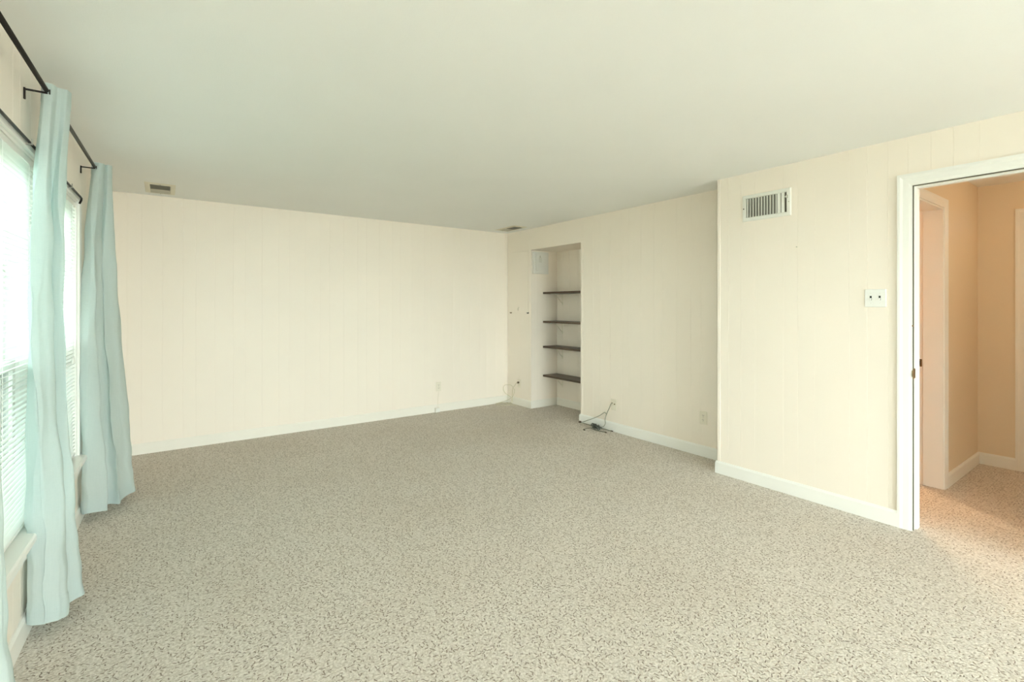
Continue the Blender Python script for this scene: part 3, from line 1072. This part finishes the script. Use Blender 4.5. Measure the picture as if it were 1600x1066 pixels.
def ceiling_register(cx, cy, label):
    t = thing('ceiling_vent', label, 'vent', Matrix.Translation((cx, cy, H)), group='ceiling registers by the far wall')
    W, L, w, l = 0.105, 0.215, 0.068, 0.170
    bm = BM()
    prof = [(0, 0.0), (0.003, -0.003), (0.030, -0.009), (0.037, -0.005), (0.037, 0.0)]
    rings = []
    for sx, sy in ((-1, -1), (1, -1), (1, 1), (-1, 1)):
        rings.append([bm.verts.new((sx * (W - p[0]), sy * (L - p[0] * 1.2), p[1])) for p in prof])
    for i in range(4):
        a, b = rings[i], rings[(i + 1) % 4]
        for k in range(len(prof)):
            j = (k + 1) % len(prof)
            bm.faces.new((a[k], a[j], b[j], b[k]))
    obj('frame', bm, 'ventc', t)
    obj('duct', boxes((-w, w, -l, l, -0.0011, -0.0003)), 'dark', t)
    me = mesh_of('louvre', boxes((-w, w, -0.0085, 0.0085, -0.0006, 0.0006)), 'ventg')
    n = 14
    for k in range(n):
        y = -l + 0.012 + k * (2 * l - 0.024) / (n - 1)
        ang = math.radians(24 if y < 0.02 else -24)
        obj('louvre', me, 'ventg', t, Matrix.Translation((0, y, -0.0055)) @ Matrix.Rotation(ang, 4, 'X'))
    obj('divider', boxes((-w, w, 0.016, 0.024, -0.010, -0.001)), 'ventc', t)
    for s in (-1, 1):
        bm = BM()
        lathe(bm, [(0.004, -0.006), (0.004, -0.0095), (0.002, -0.0105)], 10, 'z', (0, s * 0.19, 0))
        obj('screw', bm, 'ventg', t)


ceiling_register(-0.022, 5.075, 'cream ceiling register with a dark opening next to the curtains')
ceiling_register(3.625, 5.040, 'cream ceiling register above the far corner by the niche')


# ------------------------------------------------------------------ switch, outlets
t = thing('light_switch', 'white double toggle light switch plate beside the doorway', 'switch', F_right(XN, 1.099, 1.37))
obj('plate', boxes((-0.056, 0.056, 0.0002, 0.0065, -0.0555, 0.0555), bev=0.003), 'white', t)
for x in (-0.023, 0.023):
    s = obj('toggle_slot', boxes((x - 0.005, x + 0.005, 0.0064, 0.0072, -0.012, 0.014)), 'slot', t)
    bm = BM()
    box(bm, -0.0036, 0.0036, 0.0, 0.014, -0.0045, 0.0045, 0.001, mat=Matrix.Translation((x, 0.006, -0.003)) @ Matrix.Rotation(math.radians(-22), 4, 'X'))
    obj('toggle', bm, 'white', t)
    for z in (-0.030, 0.030):
        bm = BM()
        lathe(bm, [(0.0028, 0.006), (0.0028, 0.0072), (0.001, 0.0078)], 10, 'y', (x, 0, z))
        obj('screw', bm, 'box', t)


def outlet(frame, label, mat='cream', sockets=True):
    t = thing('wall_outlet', label, 'outlet', frame, group='wall outlets')
    obj('plate', boxes((-0.035, 0.035, 0.0002, 0.0055, -0.057, 0.057), bev=0.0025), mat, t)
    if sockets:
        for z in (-0.02, 0.02):
            bm = BM()
            lathe(bm, [(0.0165, 0.005), (0.0165, 0.0068), (0.015, 0.0074)], 20, 'y', (0, 0, z))
            s = obj('socket', bm, mat, t)
            for x in (-0.006, 0.006):
                obj('slot', boxes((x - 0.0012, x + 0.0012, 0.0073, 0.0078, z - 0.001, z + 0.007)), 'slot', s)
            obj('slot', boxes((-0.002, 0.002, 0.0073, 0.0078, z - 0.009, z - 0.005)), 'slot', s)
    bm = BM()
    lathe(bm, [(0.003, 0.005), (0.003, 0.0064), (0.001, 0.007)], 10, 'y', (0, 0, 0))
    obj('screw', bm, 'ventg', t)
    return t


outlet(F_right(XF, 2.449, 0.339), 'cream wall outlet low on the wall just before the wall step')
outlet(F_right(XF, 5.158, 0.290), 'cream wall outlet under the hatch with the tangled cream cable')
outlet(F_back(2.786, YB, 0.315), 'cream wall outlet low on the far wall above the jack box')
t = thing('cable_outlet', 'cream cable plate with two dark jacks low beside the niche', 'outlet', F_right(XF, 3.492, 0.282))
obj('plate', boxes((-0.04, 0.035, 0.0002, 0.0055, -0.057, 0.057), bev=0.0025), 'cream', t)
for x, z in ((0.016, 0.016), (-0.018, 0.008)):
    bm = BM()
    lathe(bm, [(0.0062, 0.005), (0.0062, 0.012), (0.004, 0.013)], 12, 'y', (x, 0, z))
    obj('jack', bm, 'bronze', t)

# jack box on the far baseboard with its painted wire
t = thing('jack_box', 'small white jack box on the baseboard of the far wall', 'box', F_back(2.757, YB - 0.0135, 0.0))
obj('body', boxes((-0.028, 0.030, 0.0, 0.032, 0.002, 0.060), bev=0.004), 'bbpaint', t)
obj('cover', boxes((-0.024, 0.026, 0.0321, 0.036, 0.008, 0.054), bev=0.002), 'white', t)
bm = BM()
tube(bm, catmull([(-0.012, 0.008, 0.06), (-0.016, -0.006, 0.10), (-0.020, -0.009, 0.16), (-0.028, -0.009, 0.258)], 6), 0.0025, 6)
obj('wire', bm, 'cream', t)

# ------------------------------------------------------------------ cables
bm = BM()
tube(bm, catmull([(3.833, 5.150, 0.305), (3.800, 5.155, 0.300), (3.802, 5.205, 0.255), (3.802, 5.245, 0.215), (3.805, 5.26, 0.15), (3.808, 5.270, 0.08), (3.812, 5.270, 0.02),
                  (3.77, 5.28, 0.006), (3.73, 5.33, 0.006), (3.66, 5.37, 0.006), (3.60, 5.33, 0.006), (3.64, 5.26, 0.006), (3.73, 5.22, 0.006), (3.79, 5.16, 0.006)], 8), 0.0036, 8)
tube(bm, catmull([(3.802, 5.245, 0.212), (3.80, 5.20, 0.20), (3.80, 5.225, 0.13), (3.802, 5.262, 0.085), (3.80, 5.268, 0.04), (3.79, 5.30, 0.012), (3.72, 5.385, 0.010), (3.63, 5.395, 0.008)], 8), 0.0032, 8)
tube(bm, catmull([(3.803, 5.235, 0.225), (3.806, 5.285, 0.250), (3.790, 5.340, 0.252), (3.765, 5.385, 0.240), (3.757, 5.402, 0.195), (3.770, 5.385, 0.145), (3.79, 5.335, 0.110), (3.802, 5.285, 0.092),
                  (3.80, 5.30, 0.07), (3.77, 5.36, 0.035), (3.70, 5.398, 0.012), (3.64, 5.385, 0.007), (3.58, 5.30, 0.006)], 8), 0.0032, 8)
cb = thing('loose_cable', 'tangled cream cable hanging from the outlet in the far corner', 'cable', Matrix.Identity(4))
obj('cable', bm, 'pale_cable', cb)
bm = BM()
box(bm, 3.806, 3.836, 5.139, 5.161, 0.292, 0.316, 0.004)
obj('plug', bm, 'brown', cb)

ct = thing('cable_tangle', 'dark green-grey tangle of cable on the carpet by the niche', 'cable', Matrix.Identity(4))
bm = BM()
tube(bm, catmull([(3.833, 3.506, 0.299), (3.822, 3.512, 0.285), (3.826, 3.540, 0.235), (3.826, 3.575, 0.170), (3.826, 3.596, 0.110), (3.824, 3.592, 0.066), (3.815, 3.612, 0.030), (3.79, 3.64, 0.022)], 8), 0.0036, 8)
tube(bm, catmull([(3.826, 3.580, 0.165), (3.829, 3.605, 0.182), (3.829, 3.685, 0.131), (3.829, 3.79, 0.079), (3.826, 3.92, 0.022), (3.82, 3.95, 0.010)], 8), 0.0032, 8)
obj('cable', bm, 'grey_cable', ct)
rnd = random.Random(21)
bm = BM()
for k in range(13):
    cx_, cy_ = 3.76 + rnd.uniform(-0.02, 0.015), 3.66 + rnd.uniform(-0.045, 0.045)
    ra, rb = rnd.uniform(0.05, 0.10), rnd.uniform(0.012, 0.032)
    th0, tilt = rnd.uniform(-1.0, -0.2), rnd.uniform(0.0, 0.75)
    pts = []
    for j in range(18):
        a = 2 * PI * j / 16
        u, v = ra * math.cos(a), rb * math.sin(a)
        x = cx_ + u * math.cos(th0 + PI / 2) - v * math.sin(th0 + PI / 2) * math.cos(tilt)
        y = cy_ + u * math.sin(th0 + PI / 2) + v * math.cos(th0 + PI / 2) * math.cos(tilt)
        z = 0.012 + rnd.uniform(0, 0.004) + (v + rb) * math.sin(tilt) + 0.002 * k * 0.6
        pts.append((min(x, 3.826), y, z))
    tube(bm, pts, 0.0034, 6)
obj('coil', bm, 'dark_cable', ct)
bm = BM()
tube(bm, catmull([(3.76, 3.68, 0.014), (3.735, 3.72, 0.006), (3.69, 3.735, 0.006), (3.64, 3.725, 0.006), (3.625, 3.708, 0.006)], 8), 0.0034, 6)
tube(bm, catmull([(3.735, 3.72, 0.008), (3.715, 3.66, 0.006), (3.71, 3.60, 0.006), (3.722, 3.55, 0.006), (3.730, 3.505, 0.006)], 8), 0.0042, 6)
tube(bm, catmull([(3.80, 3.66, 0.012), (3.818, 3.58, 0.008), (3.816, 3.535, 0.007), (3.822, 3.50, 0.007)], 8), 0.0038, 6)
tube(bm, catmull([(3.79, 3.70, 0.012), (3.815, 3.76, 0.007), (3.820, 3.84, 0.006), (3.822, 3.93, 0.006)], 8), 0.0030, 6)
obj('cable_end', bm, 'grey_cable', ct)
bm = BM()
for (x, y) in ((3.622, 3.704), (3.731, 3.500), (3.822, 3.496)):
    tube(bm, [(x, y + 0.010, 0.0062), (x, y - 0.012, 0.0062)], 0.0055, 8)
obj('plug', bm, 'brown', ct)
o = obj('cable_clip', boxes((3.815, 3.832, 3.962, 3.990, 0.0005, 0.020), (3.805, 3.815, 3.970, 3.982, 0.0005, 0.012), bev=0.002), 'brown')
tag(o, 'small brown cable clip at the foot of the niche corner', 'clip')

# nail left in the wall
bm = BM()
lathe(bm, [(0.0016, 0.0003), (0.0016, 0.012), (0.004, 0.0125), (0.004, 0.0138)], 10, 'y')
tag(obj('nail', bm, 'ventg', None, F_right(XN, 1.552, 1.731)), 'small nail in the cream wall below the louvred vent', 'nail')

# ------------------------------------------------------------------ outdoors
tag(obj('ground', boxes((-90, 90, -90, 110, -0.62, -0.52)), 'street'), 'pale concrete ground outside the windows', 'ground', kind='structure')
tag(obj('lawn', boxes((-22, -0.75, -16, 17, -0.52, -0.45)), 'lawn'), 'green lawn outside the windows', 'lawn', kind='structure')
